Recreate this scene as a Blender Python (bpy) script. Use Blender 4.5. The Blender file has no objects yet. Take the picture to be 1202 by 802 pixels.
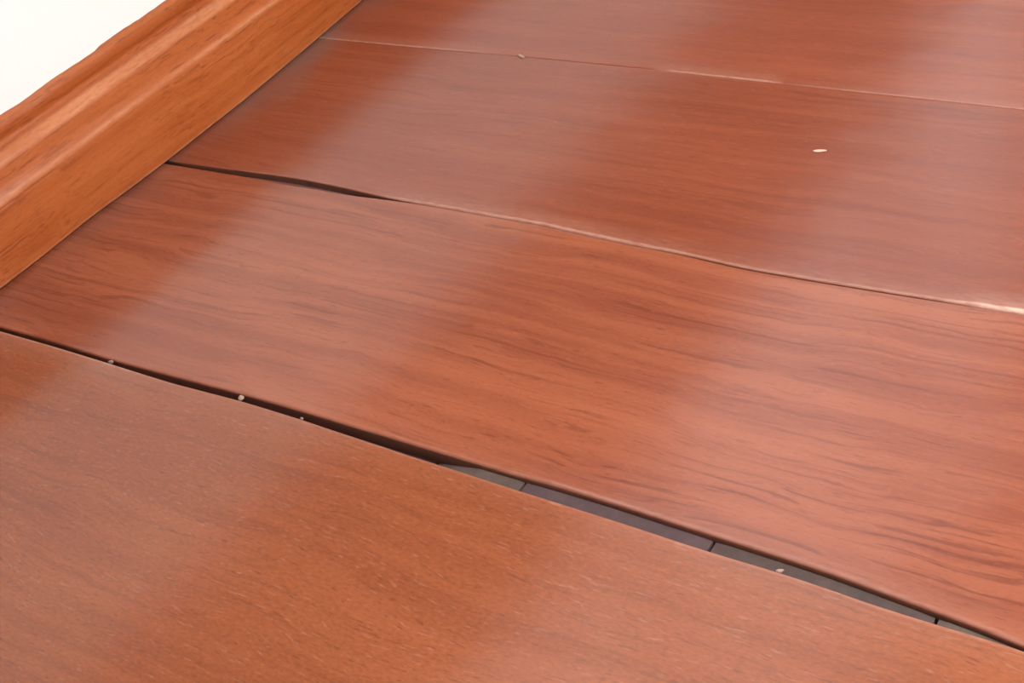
import bpy, bmesh, math, random
from mathutils import Vector, Matrix, noise

# ------------------------------------------------------------------ camera, sky, exposure
SC = bpy.context.scene
COL = SC.collection
W = 0.15                                  # plank pitch in metres
F_PX = 1534.17                            # focal length in pixels of the 1202 x 802 frame
RC = ((0.82738007, 0.52265502, -0.20560631),      # camera right, down, forward in world axes
      (0.20062503, -0.61696119, -0.76099178),
      (-0.52458728, 0.58837966, -0.61531907))
CAM = Vector((3.90596356, -2.72669471, 2.31585524)) * W
cd = bpy.data.cameras.new('camera')
cd.sensor_width = 36.0
cd.lens = F_PX / 1202 * 36.0
cd.clip_start = 0.01
co = bpy.data.objects.new('camera', cd)
COL.objects.link(co)
r0, r1, r2 = (Vector(r) for r in RC)
m = Matrix((( r0.x, -r1.x, -r2.x, CAM.x),
            ( r0.y, -r1.y, -r2.y, CAM.y),
            ( r0.z, -r1.z, -r2.z, CAM.z), (0, 0, 0, 1)))
co.matrix_world = m
SC.camera = co

world = bpy.data.worlds.new('overcast_sky')
SC.world = world
world.use_nodes = True
wb = world.node_tree.nodes['Background']
wb.inputs['Color'].default_value = (0.95, 0.98, 1.0, 1)
wb.inputs['Strength'].default_value = 1.6

# the three windows of the room: daylight comes in here (wall plane, opening in metres)
WIN_LEFT = dict(y0=-1.30, y1=2.45, z0=0.62, z1=2.48)
WIN_RIGHT = dict(y0=-0.60, y1=1.00, z0=0.08, z1=0.80)
WIN_FRONT = dict(x0=0.60, x1=1.60, z0=0.40, z1=1.30)
T = 0.0155                                # baseboard thickness, wall face is at x = -T
X1, Y0, Y1, ZC = 2.4, -1.80, 2.70, 2.60   # far wall, near wall, back wall, ceiling


def portal(name, loc, rot, sx, sy):
    d = bpy.data.lights.new(name, 'AREA')
    d.shape = 'RECTANGLE'
    d.size, d.size_y = sx, sy
    d.cycles.is_portal = True
    o = bpy.data.objects.new(name, d)
    o.location, o.rotation_euler = loc, rot
    COL.objects.link(o)


H = math.pi / 2
portal('window_daylight', (-T - 0.22, (WIN_LEFT['y0'] + WIN_LEFT['y1']) / 2, (WIN_LEFT['z0'] + WIN_LEFT['z1']) / 2),
       (0, -H, 0), WIN_LEFT['z1'] - WIN_LEFT['z0'], WIN_LEFT['y1'] - WIN_LEFT['y0'])
portal('window_daylight', (X1 + 0.22, (WIN_RIGHT['y0'] + WIN_RIGHT['y1']) / 2, (WIN_RIGHT['z0'] + WIN_RIGHT['z1']) / 2),
       (0, H, 0), WIN_RIGHT['z1'] - WIN_RIGHT['z0'], WIN_RIGHT['y1'] - WIN_RIGHT['y0'])
portal('window_daylight', ((WIN_FRONT['x0'] + WIN_FRONT['x1']) / 2, Y0 - 0.22, (WIN_FRONT['z0'] + WIN_FRONT['z1']) / 2),
       (H, 0, 0), WIN_FRONT['x1'] - WIN_FRONT['x0'], WIN_FRONT['z1'] - WIN_FRONT['z0'])

vs = SC.view_settings
vs.view_transform = 'Standard'
vs.look = 'None'
vs.gamma = 1.0
vs.use_curve_mapping = False
vs.exposure = 0.36

# ------------------------------------------------------------------ helpers
rng = random.Random(7)


def unproj(u, v, z=0.0):
    """pixel of the 1202 x 802 frame -> point on the horizontal plane z"""
    d = r0 * ((u - 601) / F_PX) + r1 * ((v - 401) / F_PX) + r2
    t = (z - CAM.z) / d.z
    return CAM + d * t


class Curve1D:
    """piecewise linear y(x) from pixel points lying on the floor"""
    def __init__(self, pts):
        q = [unproj(u, v) for u, v in pts]
        self.p = sorted((a.x, a.y) for a in q)

    def __call__(self, x):
        p = self.p
        if x <= p[0][0]:
            return p[0][1]
        for (a, b), (c, d) in zip(p, p[1:]):
            if x <= c:
                return b + (d - b) * (x - a) / max(c - a, 1e-9)
        return p[-1][1]


def smooth(f, x, w=0.008):
    return (f(x - w) + 2 * f(x) + f(x + w)) / 4


def link(name, me, mats, parent=None, smooth_shade=False):
    o = bpy.data.objects.new(name, me)
    for k in (mats if isinstance(mats, (list, tuple)) else [mats]):
        if k.name not in me.materials:
            me.materials.append(k)
    COL.objects.link(o)
    if parent:
        o.parent = parent
    if smooth_shade:
        for f in me.polygons:
            f.use_smooth = True
    return o


def tag(o, label, cat=None, kind=None, group=None):
    o['label'] = label
    if cat:
        o['category'] = cat
    if kind:
        o['kind'] = kind
    if group:
        o['group'] = group
    return o


def boxes(name, lst, bevel=0.0):
    bm = bmesh.new()
    for (x0, y0, z0, x1, y1, z1) in lst:
        r = bmesh.ops.create_cube(bm, size=1.0)
        for v in r['verts']:
            v.co = Vector(((x0 + x1) / 2 + v.co.x * (x1 - x0), (y0 + y1) / 2 + v.co.y * (y1 - y0),
                           (z0 + z1) / 2 + v.co.z * (z1 - z0)))
    if bevel:
        bmesh.ops.bevel(bm, geom=bm.edges[:], offset=bevel, segments=2, affect='EDGES', clamp_overlap=True)
    me = bpy.data.meshes.new(name)
    bm.to_mesh(me)
    bm.free()
    return me


# ------------------------------------------------------------------ materials
class NT:
    def __init__(self, name):
        self.m = bpy.data.materials.new(name)
        self.m.use_nodes = True
        self.t = self.m.node_tree
        self.b = self.t.nodes['Principled BSDF']

    def n(self, typ, **kw):
        o = self.t.nodes.new(typ)
        for k, v in kw.items():
            setattr(o, k, v)
        return o

    def l(self, a, b):
        self.t.links.new(a, b)

    def val(self, sock, v):
        if hasattr(v, 'links') or isinstance(v, bpy.types.NodeSocket):
            self.l(v, sock)
        else:
            sock.default_value = v

    def math(self, op, a, b=0.0, clamp=False):
        o = self.n('ShaderNodeMath', operation=op, use_clamp=clamp)
        self.val(o.inputs[0], a)
        self.val(o.inputs[1], b)
        return o.outputs[0]

    def ramp(self, v, lo, hi, a=0.0, b=1.0):
        o = self.n('ShaderNodeMapRange', interpolation_type='SMOOTHSTEP')
        self.val(o.inputs['Value'], v)
        o.inputs['From Min'].default_value = lo
        o.inputs['From Max'].default_value = hi
        o.inputs['To Min'].default_value = a
        o.inputs['To Max'].default_value = b
        return o.outputs[0]

    def mix(self, f, a, b, mode='MIX'):
        o = self.n('ShaderNodeMix', data_type='RGBA', blend_type=mode)
        self.val(o.inputs['Factor'], f)
        self.val(o.inputs['A'], a)
        self.val(o.inputs['B'], b)
        return o.outputs['Result']

    def noise(self, vec, scale, detail=3.0, rough=0.5, dist=0.0):
        o = self.n('ShaderNodeTexNoise')
        o.inputs['Scale'].default_value = scale
        o.inputs['Detail'].default_value = detail
        o.inputs['Roughness'].default_value = rough
        o.inputs['Distortion'].default_value = dist
        self.l(vec, o.inputs['Vector'])
        return o.outputs['Fac']

    def vmul(self, vec, s):
        o = self.n('ShaderNodeVectorMath', operation='MULTIPLY')
        self.l(vec, o.inputs[0])
        o.inputs[1].default_value = s
        return o.outputs[0]

    def vadd(self, a, b):
        o = self.n('ShaderNodeVectorMath', operation='ADD')
        self.val(o.inputs[0], a)
        self.val(o.inputs[1], b)
        return o.outputs[0]


def rgb(r, g, b):
    f = lambda c: ((c / 255 + 0.055) / 1.055) ** 2.4 if c > 10 else c / 255 / 12.92
    return (f(r), f(g), f(b), 1)


def wood(name, c_lo, c_hi, c_grain, along='x', grain=0.5, pores=0.5, speck=0.3, rough=0.24, seed=0.0,
         dust=0.0, wear_shine_col=(0.72, 0.46, 0.36, 1), grain_freq=90.0, blotch=1.0, flecks=0.04):
    k = NT(name)
    tc = k.n('ShaderNodeTexCoord')
    base = k.vadd(tc.outputs['Object'], (seed, seed * 1.7, seed * 0.3))
    if along == 'y':
        sw = k.n('ShaderNodeMapping')
        sw.inputs['Rotation'].default_value = (0, 0, H)
        k.l(base, sw.inputs['Vector'])
        base = sw.outputs[0]
    # gentle wander of the fibres
    w1 = k.noise(k.vmul(base, (7, 16, 16)), 1.0, 2.0)
    w2 = k.noise(k.vmul(base, (22, 55, 55)), 1.0, 2.0)
    off = k.math('ADD', k.math('MULTIPLY', k.math('SUBTRACT', w1, 0.5), 0.022),
                 k.math('MULTIPLY', k.math('SUBTRACT', w2, 0.5), 0.008))
    cmb = k.n('ShaderNodeCombineXYZ')
    k.l(off, cmb.inputs['Y'])
    k.l(k.math('MULTIPLY', off, 0.6), cmb.inputs['Z'])
    p = k.vadd(base, cmb.outputs[0])
    big = k.noise(k.vmul(base, (5, 14, 14)), 1.0, 3.0, 0.55)
    bands = k.noise(k.vmul(p, (3.0, grain_freq, grain_freq)), 1.0, 3.0, 0.6)
    lines = k.noise(k.vmul(p, (5.0, grain_freq * 4.2, grain_freq * 4.2)), 1.0, 2.0, 0.55)
    fleck = k.noise(k.vmul(p, (130, 1000, 1000)), 1.0, 2.0, 0.55)
    pore = k.noise(k.vmul(p, (110, 1150, 1150)), 1.0, 2.0, 0.5)
    spk = k.noise(k.vmul(base, (420, 900, 900)), 1.0, 2.0, 0.6)
    zone = k.noise(k.vmul(base, (9, 22, 22)), 1.0, 2.0, 0.5)
    zone = k.ramp(zone, 0.30, 0.62, 0.25, 1.0)
    f = k.math('ADD', k.math('MULTIPLY', k.ramp(big, 0.3, 0.7), blotch * 0.5),
               k.math('MULTIPLY', k.ramp(bands, 0.35, 0.65), 0.5), clamp=True)
    col = k.mix(f, c_lo, c_hi)
    g = k.math('MULTIPLY', k.ramp(lines, 0.53, 0.68), k.math('MULTIPLY', zone, grain))
    col = k.mix(g, col, c_grain)
    pf = k.math('MULTIPLY', k.ramp(pore, 0.60, 0.74), pores)
    col = k.mix(pf, col, c_grain)
    col = k.mix(k.math('MULTIPLY', k.ramp(fleck, 0.60, 0.72), flecks), col, wear_shine_col)
    sv = k.math('MULTIPLY', k.math('SUBTRACT', spk, 0.5), speck)
    hs = k.n('ShaderNodeHueSaturation')
    k.l(k.math('ADD', sv, 1.0), hs.inputs['Value'])
    k.l(col, hs.inputs['Color'])
    col = hs.outputs[0]
    r_sock = k.math('ADD', rough, k.math('MULTIPLY', k.math('SUBTRACT', spk, 0.5), 0.10))
    if dust:
        sep = k.n('ShaderNodeSeparateXYZ')
        k.l(tc.outputs['Object'], sep.inputs[0])
        dn = k.noise(k.vmul(tc.outputs['Object'], (20, 12, 20)), 1.0, 1.0, 0.5)
        edge = k.math('SUBTRACT', 1.0, k.ramp(k.math('SUBTRACT', sep.outputs['X'], k.math('MULTIPLY', dn, 0.05)), -0.034, 0.020))
        dm = k.math('MULTIPLY', edge, k.math('MULTIPLY', k.ramp(dn, 0.38, 0.62, 0.25, 1.0), dust))
        col = k.mix(dm, col, rgb(112, 92, 86))
    at = k.n('ShaderNodeAttribute', attribute_name='wear_shine')
    wf = k.math('MULTIPLY', at.outputs['Fac'], k.ramp(k.noise(k.vmul(base, (160, 500, 500)), 1.0, 3.0), 0.3, 0.6, 0.55, 1.0), clamp=True)
    col = k.mix(wf, col, wear_shine_col)  # pale edges: worn tone plus highlights painted into the colour
    k.l(col, k.b.inputs['Base Color'])
    k.l(r_sock, k.b.inputs['Roughness'])
    k.b.inputs['IOR'].default_value = 1.58
    # fine relief of fibres under the varnish, slow waviness of the boards
    hgt = k.math('ADD', k.math('MULTIPLY', pore, -0.00003),
                 k.math('ADD', k.math('MULTIPLY', lines, -0.00003), k.math('MULTIPLY', k.noise(k.vmul(base, (16, 24, 24)), 1.0, 2.0), 0.0006)))
    bp = k.n('ShaderNodeBump')
    bp.inputs['Strength'].default_value = 1.0
    bp.inputs['Distance'].default_value = 1.0
    k.l(hgt, bp.inputs['Height'])
    k.l(bp.outputs[0], k.b.inputs['Normal'])
    return k.m


def plain(name, col, rough=0.6, var=0.1, scale=60, bump=0.0):
    k = NT(name)
    tc = k.n('ShaderNodeTexCoord')
    nz = k.noise(tc.outputs['Object'], scale, 4.0, 0.6)
    lo = tuple(c * (1 - var) for c in col[:3]) + (1,)
    hi = tuple(min(1, c * (1 + var)) for c in col[:3]) + (1,)
    k.l(k.mix(nz, lo, hi), k.b.inputs['Base Color'])
    k.b.inputs['Roughness'].default_value = rough
    if bump:
        bp = k.n('ShaderNodeBump')
        bp.inputs['Distance'].default_value = bump
        k.l(nz, bp.inputs['Height'])
        k.l(bp.outputs[0], k.b.inputs['Normal'])
    return k.m


M_WALL = plain('white_wall_paint', (0.88, 0.88, 0.87), 0.85, 0.01, 30, 0.0004)
M_TAUPE = plain('taupe_wall_paint', (0.36, 0.34, 0.31), 0.85, 0.02, 30)
M_CEIL = plain('white_ceiling_paint', (0.62, 0.61, 0.59), 0.9, 0.01, 30)
M_CORE = plain('plywood_core_edge', rgb(120, 78, 62)[:3], 0.8, 0.3, 300)
M_SUB = plain('dark_subfloor', (0.05, 0.04, 0.035), 0.9, 0.3, 90)
M_UPVC = plain('white_window_frame', (0.8, 0.8, 0.8), 0.4, 0.02, 30)

PLANK_M = [
    wood('orange_brown_plank_varnish', rgb(132, 69, 41), rgb(148, 82, 50), rgb(90, 46, 30), grain=0.25, pores=0.5,
         speck=0.6, seed=3.1, dust=0.08, rough=0.19, flecks=0.10),
    wood('red_brown_plank_varnish', rgb(130, 66, 45), rgb(158, 89, 61), rgb(92, 38, 24), grain=0.5, grain_freq=112.0, pores=0.4,
         speck=0.3, seed=8.4, dust=0.22, rough=0.18),
    wood('dull_red_plank_varnish', rgb(124, 60, 39), rgb(140, 73, 48), rgb(90, 42, 29), grain=0.26, pores=0.35,
         speck=0.2, seed=12.7, dust=0.7, rough=0.20),
    wood('faded_red_plank_varnish', rgb(130, 65, 44), rgb(146, 77, 53), rgb(96, 47, 34), grain=0.2, pores=0.3,
         speck=0.2, seed=17.9, dust=0.7, rough=0.20),
]
M_BASE = wood('orange_baseboard_varnish', rgb(158, 76, 30), rgb(180, 98, 50), rgb(114, 46, 18), along='y', grain=0.6,
              pores=0.35, speck=0.3, seed=5.2, rough=0.3, grain_freq=190.0, wear_shine_col=rgb(206, 138, 98))
M_APRON = wood('brown_window_apron', rgb(165, 105, 76), rgb(180, 120, 90), rgb(120, 70, 50), along='y', seed=2.2, rough=0.4)
k = NT('window_glass')
mx = k.n('ShaderNodeMixShader')
tr = k.n('ShaderNodeBsdfTransparent')
gl = k.n('ShaderNodeBsdfGlossy')
gl.inputs['Roughness'].default_value = 0.02
mx.inputs[0].default_value = 0.06
k.l(tr.outputs[0], mx.inputs[1])
k.l(gl.outputs[0], mx.inputs[2])
k.l(mx.outputs[0], k.t.nodes['Material Output'].inputs['Surface'])
M_GLASS = k.m

# ------------------------------------------------------------------ the room shell
TH = 0.22
wl = WIN_LEFT
tag(link('wall_left', boxes('wall_left', [
    (-T - TH, Y0 - TH, -0.02, -T, wl['y0'], ZC),
    (-T - TH, wl['y1'], -0.02, -T, Y1 + TH, ZC),
    (-T - TH, wl['y0'], -0.02, -T, wl['y1'], wl['z0']),
    (-T - TH, wl['y0'], wl['z1'], -T, wl['y1'], ZC)]), M_WALL),
    'plain white painted wall above the wooden baseboard', 'wall', 'structure')
wr = WIN_RIGHT
tag(link('wall_right', boxes('wall_right', [
    (X1, Y0 - TH, -0.02, X1 + TH, wr['y0'], ZC),
    (X1, wr['y1'], -0.02, X1 + TH, Y1 + TH, ZC),
    (X1, wr['y0'], -0.02, X1 + TH, wr['y1'], wr['z0']),
    (X1, wr['y0'], wr['z1'], X1 + TH, wr['y1'], ZC)]), M_TAUPE),
    'taupe wall with the low window, facing the baseboard wall', 'wall', 'structure')
wf = WIN_FRONT
tag(link('wall_front', boxes('wall_front', [
    (-T, Y0 - TH, -0.02, wf['x0'], Y0, ZC),
    (wf['x1'], Y0 - TH, -0.02, X1, Y0, ZC),
    (wf['x0'], Y0 - TH, -0.02, wf['x1'], Y0, wf['z0']),
    (wf['x0'], Y0 - TH, wf['z1'], wf['x1'], Y0, ZC)]), M_TAUPE),
    'taupe wall with a small window behind the viewer', 'wall', 'structure')
tag(link('wall_back', boxes('wall_back', [(-T, Y1, -0.02, X1, Y1 + TH, ZC)]), M_TAUPE),
    'windowless taupe wall at the far end of the planks', 'wall', 'structure')
tag(link('ceiling', boxes('ceiling', [(-T - TH, Y0 - TH, ZC, X1 + TH, Y1 + TH, ZC + 0.15)]), M_CEIL),
    'flat pale painted ceiling over the room', 'ceiling', 'structure')


def window(name, label, axis, pos, a0, a1, z0, z1, n, apron=None):
    """frame bars, panes between mullions; axis 'x' = wall plane normal along x"""
    def bx(a, b, c, d, t0, t1):
        return (t0, a, c, t1, b, d) if axis == 'x' else (a, t0, c, b, t1, d)
    g = 0.002
    a0, a1, z0, z1 = a0 + g, a1 - g, z0 + g, z1 - g
    w = 0.06
    t0, t1 = pos - 0.03, pos + 0.03
    bars = [bx(a0, a0 + w, z0, z1, t0, t1), bx(a1 - w, a1, z0, z1, t0, t1),
            bx(a0 + w, a1 - w, z0, z0 + w, t0, t1), bx(a0 + w, a1 - w, z1 - w, z1, t0, t1)]
    root = tag(link(name, boxes('window_frame', bars), M_UPVC), label, 'window', 'structure')
    st = (a1 - a0 - 2 * w) / n
    for i in range(n):
        s = a0 + w + i * st
        if i:
            link('mullion', boxes('mullion', [bx(s - 0.025, s + 0.025, z0 + w, z1 - w, t0, t1)]), M_UPVC, root)
        link('pane', boxes('pane', [bx(s + 0.026, s + st - 0.026, z0 + w, z1 - w, pos - 0.003, pos + 0.003)]), M_GLASS, root)
    return root


win1 = window('window_1', 'white framed window above the brown sill in the baseboard wall', 'x', -T - 0.12,
              wl['y0'], wl['y1'], wl['z0'], wl['z1'], 4)
link('window_sill', boxes('window_sill', [(-T + 0.0005, wl['y0'] - 0.05, 0.545, 0.03, wl['y1'] + 0.05, 0.58)], 0.006), M_APRON, win1)
link('apron_panel', boxes('apron_panel', [(-T + 0.0005, wl['y0'] - 0.04, 0.27, -T + 0.014, wl['y1'] + 0.04, 0.544)], 0.003), M_APRON, win1)
window('window_2', 'low white framed window facing the baseboard', 'x', X1 + 0.12, wr['y0'], wr['y1'], wr['z0'], wr['z1'], 3)
window('window_3', 'small white framed window behind the viewer', 'y', Y0 - 0.12, wf['x0'], wf['x1'], wf['z0'], wf['z1'], 2)

# unseen globe lamp, added to brighten the floor away from the baseboard
M_FILL_LAMP = NT('fill_lamp_glow')
M_FILL_LAMP.b.inputs['Emission Color'].default_value = (1.0, 0.985, 0.96, 1)
M_FILL_LAMP.b.inputs['Emission Strength'].default_value = 44.0
M_FILL_LAMP = M_FILL_LAMP.m


def lathe(name, prof, seg=40):
    vv, ff = [], []
    for r, z in prof:
        for i in range(seg):
            a = 2 * math.pi * i / seg
            vv.append((r * math.cos(a), r * math.sin(a), z))
    for j in range(len(prof) - 1):
        for i in range(seg):
            a, c = j * seg + i, j * seg + (i + 1) % seg
            ff.append((a, c, c + seg, a + seg))
    ff.append(tuple(reversed(range(seg))))
    ff.append(tuple((len(prof) - 1) * seg + i for i in range(seg)))
    me = bpy.data.meshes.new(name)
    me.from_pydata(vv, [], ff)
    return me


lamp = bpy.data.objects.new('added_fill_lamp', None)
COL.objects.link(lamp)
lamp.location = (1.00, 0.02, ZC)
tag(lamp, 'unseen white globe fill lamp, added low over the plank floor', 'lamp')
link('ceiling_cup', lathe('ceiling_cup', [(0.03, -0.04), (0.05, -0.03), (0.055, -0.0005)]), M_UPVC, lamp, True)
link('cord', lathe('cord', [(0.004, -1.68), (0.004, -0.04)], 10), M_UPVC, lamp, True)
link('globe', lathe('globe', [(max(0.02, 0.16 * math.sin(math.pi * i / 16)), -1.83 - 0.16 * math.cos(math.pi * i / 16)) for i in range(17)]), M_FILL_LAMP, lamp, True)

# ------------------------------------------------------------------ floor: slab and planks
PT = 0.016
floor = tag(link('floor', boxes('floor', [(-T - TH, Y0 - TH, -0.10, X1 + TH, Y1 + TH, -PT - 0.0005)]), M_SUB),
            'reddish brown varnished wooden plank floor with open gaps', 'floor', 'structure')

S1_FAR = [(0, 383.5), (60, 400), (130, 422), (200, 440.5), (283, 462), (350, 481), (400, 496), (440, 508), (480, 520),
          (520, 532), (560, 544), (600, 556), (640, 567), (680, 579), (720, 591), (760, 604), (800, 617), (840, 629.5),
          (880, 642.5), (920, 655), (960, 668), (1000, 682), (1040, 697), (1100, 719), (1134, 731), (1168, 744.5),
          (1200, 758), (1300, 799)]
S1_NEAR = [(0, 388.5), (60, 405.5), (130, 427), (200, 449), (283, 470.5), (350, 491), (400, 508), (440, 521),
           (480, 534.5), (520, 547), (560, 560), (600, 573), (640, 585.5), (680, 598), (720, 610.5), (760, 623.5),
           (800, 637), (840, 649.5), (880, 661.5), (920, 673.5), (960, 686.5), (1000, 701), (1040, 714.5),
           (1100, 733), (1134, 743), (1168, 753), (1200, 763.5), (1300, 800)]
S2_FAR = [(200, 189.5), (230, 194), (280, 200.5), (330, 207), (355, 211), (380, 216), (405, 221), (430, 227),
          (460, 233.5), (480, 237), (526, 245), (575, 254), (634, 264), (683, 275), (743, 288), (789, 296), (831, 305.5),
          (872, 315), (965, 331), (1070, 348), (1126, 357), (1202, 369), (1300, 385)]
S2_NEAR = [(200, 193), (230, 198), (280, 206.2), (330, 214.8), (355, 219.3), (380, 223.6), (405, 228.5), (430, 231.5),
           (460, 235.3), (480, 237.8), (526, 245.6), (575, 254.6), (634, 264.6), (683, 275.6), (743, 288.6),
           (789, 296.9), (831, 306.6), (872, 316.2), (965, 332.2), (1070, 349.1), (1126, 357.8), (1202, 370), (1300, 386)]
S3 = [(395, 47), (480, 55), (530, 59.5), (610, 66.5), (778, 83), (905, 97), (980, 105.5), (1075, 115.5), (1140, 122.5),
      (1202, 129.5), (1300, 140)]
s1f, s1n, s2f, s2n = Curve1D(S1_FAR), Curve1D(S1_NEAR), Curve1D(S2_FAR), Curve1D(S2_NEAR)
s3f = Curve1D([(u, v - 0.1) for u, v in S3])
s3n = Curve1D([(u, v + 0.2) for u, v in S3])
const = lambda y: (lambda x: y)


def px_x(u, curve):
    """floor x of the seam point whose pixel column is u"""
    pts = curve
    for (a, b), (c, d) in zip(pts, pts[1:]):
        if a <= u <= c:
            return unproj(u, b + (d - b) * (u - a) / (c - a)).x
    return unproj(*pts[-1]).x


def hero_plank(name, near, far, x0, x1, mat, dz=0.0, r_near=0.0010, r_far=0.0006, wear_shine_near=None, wear_shine_far=None,
               cup=0.0002, nx=150, ny=14):
    """one floor plank following its own two edges, rounded arrises, slightly cupped"""
    verts, faces, wear_shine, midx = [], [], [], []
    seg = 4
    rows = []
    for i in range(nx + 1):
        x = x0 + (x1 - x0) * i / nx
        yn, yf = smooth(near, x), smooth(far, x)
        prof = [(yn, -PT, 0.0)]
        wn = wear_shine_near(x) if wear_shine_near else 0.0
        wfv = wear_shine_far(x) if wear_shine_far else 0.0
        rn = r_near(x) if callable(r_near) else r_near
        for s in range(seg + 1):
            a = math.pi / 2 * s / seg
            prof.append((yn + rn * (1 - math.sin(a)) if False else yn + rn * (1 - math.cos(a)), -rn + rn * math.sin(a), wn * (0.4 + 0.6 * s / seg)))
        ya, yb = yn + rn, yf - r_far
        prof.append((ya + 0.0012, 0.0, wn * 0.25))
        for j in range(1, ny):
            t = j / ny
            prof.append((ya + 0.0012 + (yb - ya - 0.0024) * t, cup * (1 - (2 * t - 1) ** 2), 0.0))
        prof.append((yb - 0.0012, 0.0, wfv * 0.25))
        for s in range(seg + 1):
            a = math.pi / 2 * s / seg
            prof.append((yf - r_far * (1 - math.sin(a)), -r_far + r_far * math.cos(a), wfv * (1 - 0.6 * s / seg)))
        prof.append((yf, -PT, 0.0))
        rows.append(len(prof))
        for (y, z, w_) in prof:
            zz = z + (dz if z > -PT + 1e-6 else 0)
            verts.append((x, y, zz))
            wear_shine.append(w_)
    n = rows[0]
    for i in range(nx):
        for j in range(n - 1):
            a = i * n + j
            faces.append((a, a + n, a + n + 1, a + 1))
            midx.append(1 if j in (0, n - 2) else 0)
        faces.append((i * n + n - 1, (i + 1) * n + n - 1, (i + 1) * n, i * n))
        midx.append(1)
    faces.append(tuple(range(n)))
    midx.append(1)
    faces.append(tuple(nx * n + j for j in reversed(range(n))))
    midx.append(1)
    me = bpy.data.meshes.new(name)
    me.from_pydata(verts, [], faces)
    me.materials.append(mat)
    me.materials.append(M_CORE)
    for f, mi in zip(me.polygons, midx):
        f.material_index = mi
        f.use_smooth = mi == 0
    at = me.attributes.new('wear_shine', 'FLOAT', 'POINT')
    at.data.foreach_set('value', wear_shine)
    bm = bmesh.new()
    bm.from_mesh(me)
    bmesh.ops.recalc_face_normals(bm, faces=bm.faces[:])
    bm.to_mesh(me)
    bm.free()
    o = bpy.data.objects.new('plank', me)
    COL.objects.link(o)
    o.parent = floor
    return o


def steps(curve, table):
    """worn tone and painted highlight along a seam, given as (pixel column, amount)"""
    q = [(px_x(u, curve), a) for u, a in table]

    def f(x):
        if x <= q[0][0]:
            return q[0][1]
        for (a, b), (c, d) in zip(q, q[1:]):
            if x <= c:
                return b + (d - b) * (x - a) / max(c - a, 1e-6)
        return q[-1][1]
    return f


XS = -T + 0.003
ENDS = {-2: 0.72, -1: 0.88, 0: 0.66, 1: 0.80}
p1 = hero_plank('orange_plank', const(-2.07 * W), s1n, XS, ENDS[-2], PLANK_M[0], 0.0, 0.0006, 0.0005,
                wear_shine_far=steps(S1_NEAR, [(0, 0.35), (130, 0.4), (200, 0.1), (1200, 0.15)]))
p2 = hero_plank('red_plank', s1f, s2n, XS, ENDS[-1], PLANK_M[1], 0.0, 0.0013, 0.0004,
                wear_shine_near=steps(S1_FAR, [(0, 0.0), (200, 0.0), (400, 0.1), (700, 0.15), (1200, 0.15)]))
p3 = hero_plank('dull_plank', s2f, s3n, XS, ENDS[0], PLANK_M[2], 0.0003,  # near edge is worn, with its bright glint painted in
                steps(S2_FAR, [(200, 0.0007), (450, 0.0008), (520, 0.0014), (760, 0.0014), (830, 0.0009), (1110, 0.0009), (1150, 0.0018), (1202, 0.0020)]), 0.0005,
                wear_shine_near=steps(S2_FAR, [(200, 0.0), (430, 0.1), (470, 0.35), (640, 0.45), (700, 0.45), (790, 0.3), (840, 0.2),
                                         (1000, 0.25), (1110, 0.35), (1150, 0.8), (1202, 1.0)]))
p4 = hero_plank('faded_plank', s3f, const(2 * W - 0.0003), XS, ENDS[1], PLANK_M[3], 0.0002, 0.0007, 0.0005,
                wear_shine_near=steps(S3, [(395, 0.3), (520, 0.25), (600, 0.0), (760, 0.0), (790, 0.4), (900, 0.4), (920, 0.0),
                                     (1000, 0.12), (1202, 0.2)]))
for o, t in ((p1, 'orange brown floor plank with fine speckled grain'), (p2, 'reddish plank with long dark grain lines between two gaps'),
             (p3, 'dull red brown plank with a worn edge and painted pale highlight'), (p4, 'faded red brown plank')):
    o['label'] = t

# tongue of the nearest plank, showing in the open gap as a row of core strips
ucut = [-10, 300, 500, 605, 828, 1095, 1300]
TONGUE = [rgb(64, 38, 34), rgb(70, 46, 40), rgb(86, 70, 63), rgb(78, 58, 60), rgb(75, 59, 54), rgb(84, 70, 62)]
TZ = -0.0024
for i, (ua, ub) in enumerate(zip(ucut, ucut[1:])):
    xa, xb = px_x(max(ua, 0), S1_NEAR) + 0.0006, px_x(ub, S1_NEAR) - 0.0006
    n = 14
    vv, ff = [], []
    for j in range(n + 1):
        x = xa + (xb - xa) * j / n
        yn, yf = smooth(s1n, x) - 0.0001, smooth(s1f, x) - 0.0002
        TZ = -0.0024 if i > 2 else -0.0064
        if i == 2:
            TZ = -0.0064 + 0.0040 * min(1.0, j / 7)
        yf = max(yf, yn + 0.0003)
        b = 0.0003 if j in (0, n) else 0.0
        vv += [(x, yn + 0.0002, TZ - 0.005), (x, yn + 0.0002, TZ - b), (x, yf, TZ - b - 0.0002), (x, yf, TZ - 0.005)]
    for j in range(n):
        for q in range(4):
            a, c = j * 4 + q, j * 4 + (q + 1) % 4
            ff.append((a, c, c + 4, a + 4))
    ff += [(3, 2, 1, 0), (n * 4, n * 4 + 1, n * 4 + 2, n * 4 + 3)]
    me = bpy.data.meshes.new('core_strip')
    me.from_pydata(vv, [], ff)
    link('core_strip', me, plain('core_strip_wood', TONGUE[i][:3], 0.75, 0.55, 160), p1)
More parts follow.
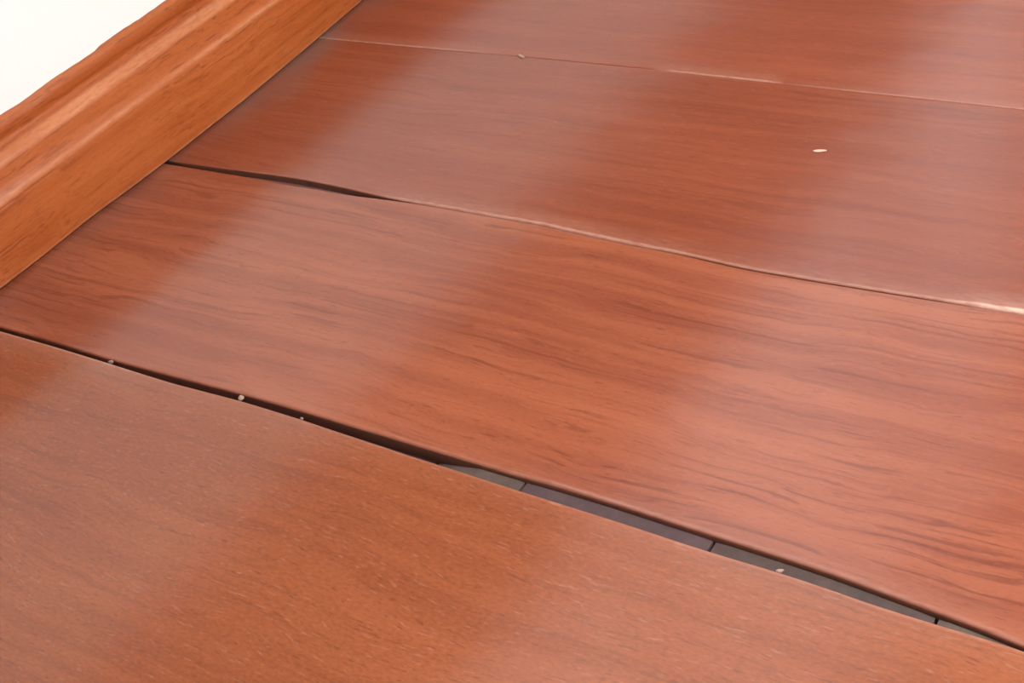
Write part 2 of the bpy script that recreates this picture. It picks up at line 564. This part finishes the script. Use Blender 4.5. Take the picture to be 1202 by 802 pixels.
# short tongue of the red plank in the gap against the dull plank
vv, ff = [], []
xa, xb = px_x(205, S2_NEAR), px_x(470, S2_NEAR)
n = 20
for j in range(n + 1):
    x = xa + (xb - xa) * j / n
    yn, yf = smooth(s2n, x), max(smooth(s2f, x), smooth(s2n, x) + 0.0003)
    vv += [(x, yn + 0.0001, -0.009), (x, yn + 0.0001, -0.0035), (x, yf - 0.0002, -0.0035), (x, yf - 0.0002, -0.009)]
for j in range(n):
    for q in range(4):
        a, c = j * 4 + q, j * 4 + (q + 1) % 4
        ff.append((a, c, c + 4, a + 4))
ff += [(3, 2, 1, 0), (n * 4, n * 4 + 1, n * 4 + 2, n * 4 + 3)]
me = bpy.data.meshes.new('core_strip')
me.from_pydata(vv, [], ff)
link('core_strip', me, plain('core_strip_wood', rgb(96, 62, 60)[:3], 0.75, 0.25, 220), p2)

# the rest of the floor, plank by plank
LEN = 0.91
pm = boxes('floor_plank', [(0, 0.00025, -PT, LEN - 0.0005, W - 0.00025, 0)], 0.0006)
cut_cache = {}
for j in range(-12, 18):
    ya = j * W
    hero = j in ENDS
    x = ENDS[j] + 0.0005 if hero else XS - rng.choice((0.0, 0.2, 0.45, 0.65))
    first = True
    yoff = -0.0
    while x < X1 - 0.01:
        a, b = max(x, XS), min(x + LEN, X1 - 0.005)
        if b - a > 0.02:
            y0, y1 = ya, ya + W
            if j == -3:
                y1 = -2.07 * W
            if j == -2:
                y0 = -2.07 * W
            key = (round(b - a, 4), round(y1 - y0, 4))
            if key not in cut_cache:
                me = boxes('floor_plank', [(0, 0.00025, -PT, b - a - 0.0005, y1 - y0 - 0.00025, 0)], 0.0006)
                me.materials.append(PLANK_M[(j + len(cut_cache)) % 4])
                cut_cache[key] = me
            o = bpy.data.objects.new('plank', cut_cache[key])
            o.location = (a, y0, 0)
            COL.objects.link(o)
            o.parent = floor
        x += LEN

# ------------------------------------------------------------------ baseboard
PROF = [(0.0010, 0.0014), (0.0, 0.0022), (0.0, 0.0036), (0.0, 0.008), (0.0, 0.020), (0.0, 0.032), (0.0002, 0.0385), (0.0010, 0.0412),
        (0.0024, 0.0432), (0.0036, 0.0455), (0.0042, 0.0480), (0.0046, 0.0510), (0.0050, 0.0535), (0.0058, 0.0556),
        (0.0072, 0.0572), (0.0090, 0.0588), (0.0108, 0.0602), (0.0126, 0.0616), (0.0128, 0.0632), (0.0112, 0.0652),
        (0.0108, 0.0678), (0.0116, 0.0702), (0.0132, 0.0720), (0.0153, 0.0730)]
BPTS = [(-60, 388), (0, 344.5), (60, 298), (105, 261), (160, 221), (200, 190.5), (265, 139), (290, 119.5), (360, 60.5), (430, 0), (500, -64)]
bq = sorted((unproj(u, v).y, unproj(u, v).x) for u, v in BPTS)


def scribe(y):
    if y <= bq[0][0] or y >= bq[-1][0]:
        return 0.0
    for (a, b), (c, d) in zip(bq, bq[1:]):
        if y <= c:
            return b + (d - b) * (y - a) / (c - a)


ys = []
y = Y0 + 0.002
while y < Y1 - 0.002:
    ys.append(y)
    y += 0.004 if -0.3 < y < 0.45 else 0.05
ys.append(Y1 - 0.002)
verts, faces, wear_shine = [], [], []
n = len(PROF) + 2
ytop = unproj(118, 57, 0.073).y
for y in ys:
    s = (scribe(y - 0.01) + 2 * scribe(y) + scribe(y + 0.01)) / 4
    ragged = noise.noise(Vector((y * 42, 3.0, 0))) * 0.0008 + noise.noise(Vector((y * 150, 9.0, 0))) * 0.0004 + (0.0009 if y > ytop else 0.0)
    wob = noise.noise(Vector((y * 30, 0.0, 5.0))) * 0.00035
    ring = [(-T + 0.0003, 0.0014)]
    for i, (d, z) in enumerate(PROF):
        fade = max(0.0, 1 - z / 0.034)
        zz = z + (wob if 4 < i < 19 else 0)
        if i >= len(PROF) - 3:
            zz += ragged
        ring.append((-d + s * fade, zz))
    ring.append((-T + 0.0003, ring[-1][1] + 0.0001))
    for q, (x, z) in enumerate(ring):
        verts.append((x, y, z))
        wv = 0.0  # highlights painted into the colour along foot edge, ridge and ledge
        if q in (1, 2):
            wv = 0.9
        elif q == 8:
            wv = 0.60 + 0.5 * noise.noise(Vector((y * 25, 1.0, 2.0)))
        elif q in (14, 15, 16):
            wv = 0.60 + 0.5 * noise.noise(Vector((y * 18, 4.0, 2.0)))
        elif q >= len(ring) - 3:
            wv = 0.22
        wear_shine.append(max(0, wv))
for i in range(len(ys) - 1):
    for q in range(n):
        a, c = i * n + q, i * n + (q + 1) % n
        faces.append((a, c, c + n, a + n))
faces.append(tuple(range(n)))
faces.append(tuple((len(ys) - 1) * n + q for q in reversed(range(n))))
me = bpy.data.meshes.new('baseboard')
me.from_pydata(verts, [], faces)
bm = bmesh.new()
bm.from_mesh(me)
bmesh.ops.recalc_face_normals(bm, faces=bm.faces[:])
bm.to_mesh(me)
bm.free()
at = me.attributes.new('wear_shine', 'FLOAT', 'POINT')
at.data.foreach_set('value', wear_shine)
tag(link('baseboard_left', me, M_BASE, None, True),
    'orange brown moulded wooden baseboard along the foot of the white wall', 'baseboard', 'structure')

# ------------------------------------------------------------------ crumbs and chips lying on the floor
M_BRIGHT = plain('bright_paint_chip', (0.62, 0.42, 0.33), 0.7, 0.15, 900)
M_CHIP = plain('pale_paint_chip', (0.38, 0.25, 0.20), 0.7, 0.15, 900)
M_GRIT = plain('grey_grit', (0.24, 0.17, 0.15), 0.8, 0.25, 900)


def crumb(name, label, u, v, lx, ly, lz, z, ang, mat, cat, group=None):
    p = unproj(u, v, z + lz * 0.5)
    bm = bmesh.new()
    bmesh.ops.create_icosphere(bm, subdivisions=2, radius=1.0)
    sd = u * 0.13
    for w_ in bm.verts:
        w_.co *= 1 + 0.35 * noise.noise(w_.co * 1.3 + Vector((sd, v, 0)))
    lo = min(w_.co.z for w_ in bm.verts)
    hi = max(w_.co.z for w_ in bm.verts)
    for w_ in bm.verts:
        w_.co = Vector((w_.co.x * lx / 2, w_.co.y * ly / 2, (w_.co.z - lo) / (hi - lo) * lz))
    me = bpy.data.meshes.new(name)
    bm.to_mesh(me)
    bm.free()
    o = link(name, me, mat)
    o.location = (p.x, p.y, z)
    o.rotation_euler = (0, 0, ang)
    return tag(o, label, cat, None, group)


crumb('paint_chip', 'tiny slanted pale paint chip on the seam of the faded plank', 612, 66, 0.0068, 0.0022, 0.0009, 0.0003, -0.5, M_CHIP, 'paint chip')
crumb('paint_chip', 'bright elongated paint chip lying on the middle of the dull red plank', 962, 177, 0.0062, 0.0024, 0.0008, 0.0004, 0.31, M_BRIGHT, 'paint chip')
crumb('crumb', 'round whitish crumb lodged in the long open gap', 283, 467.5, 0.0028, 0.0028, 0.0026, -0.0020, 0.3, M_CHIP, 'crumb')
crumb('crumb', 'dull grey crumb in the narrow end of the gap near the baseboard', 130, 425, 0.0030, 0.0018, 0.0018, -0.0014, 0.2, M_GRIT, 'crumb')
crumb('crumb', 'minute brown grit at the near edge of the open gap', 354, 491.5, 0.0018, 0.0014, 0.0012, -0.0008, 0.2, M_GRIT, 'crumb')
crumb('crumb', 'small pale crumb lying on a core strip deep in the widest gap', 915, 670.5, 0.0030, 0.0016, 0.0012, TZ, 0.7, M_CHIP, 'crumb')
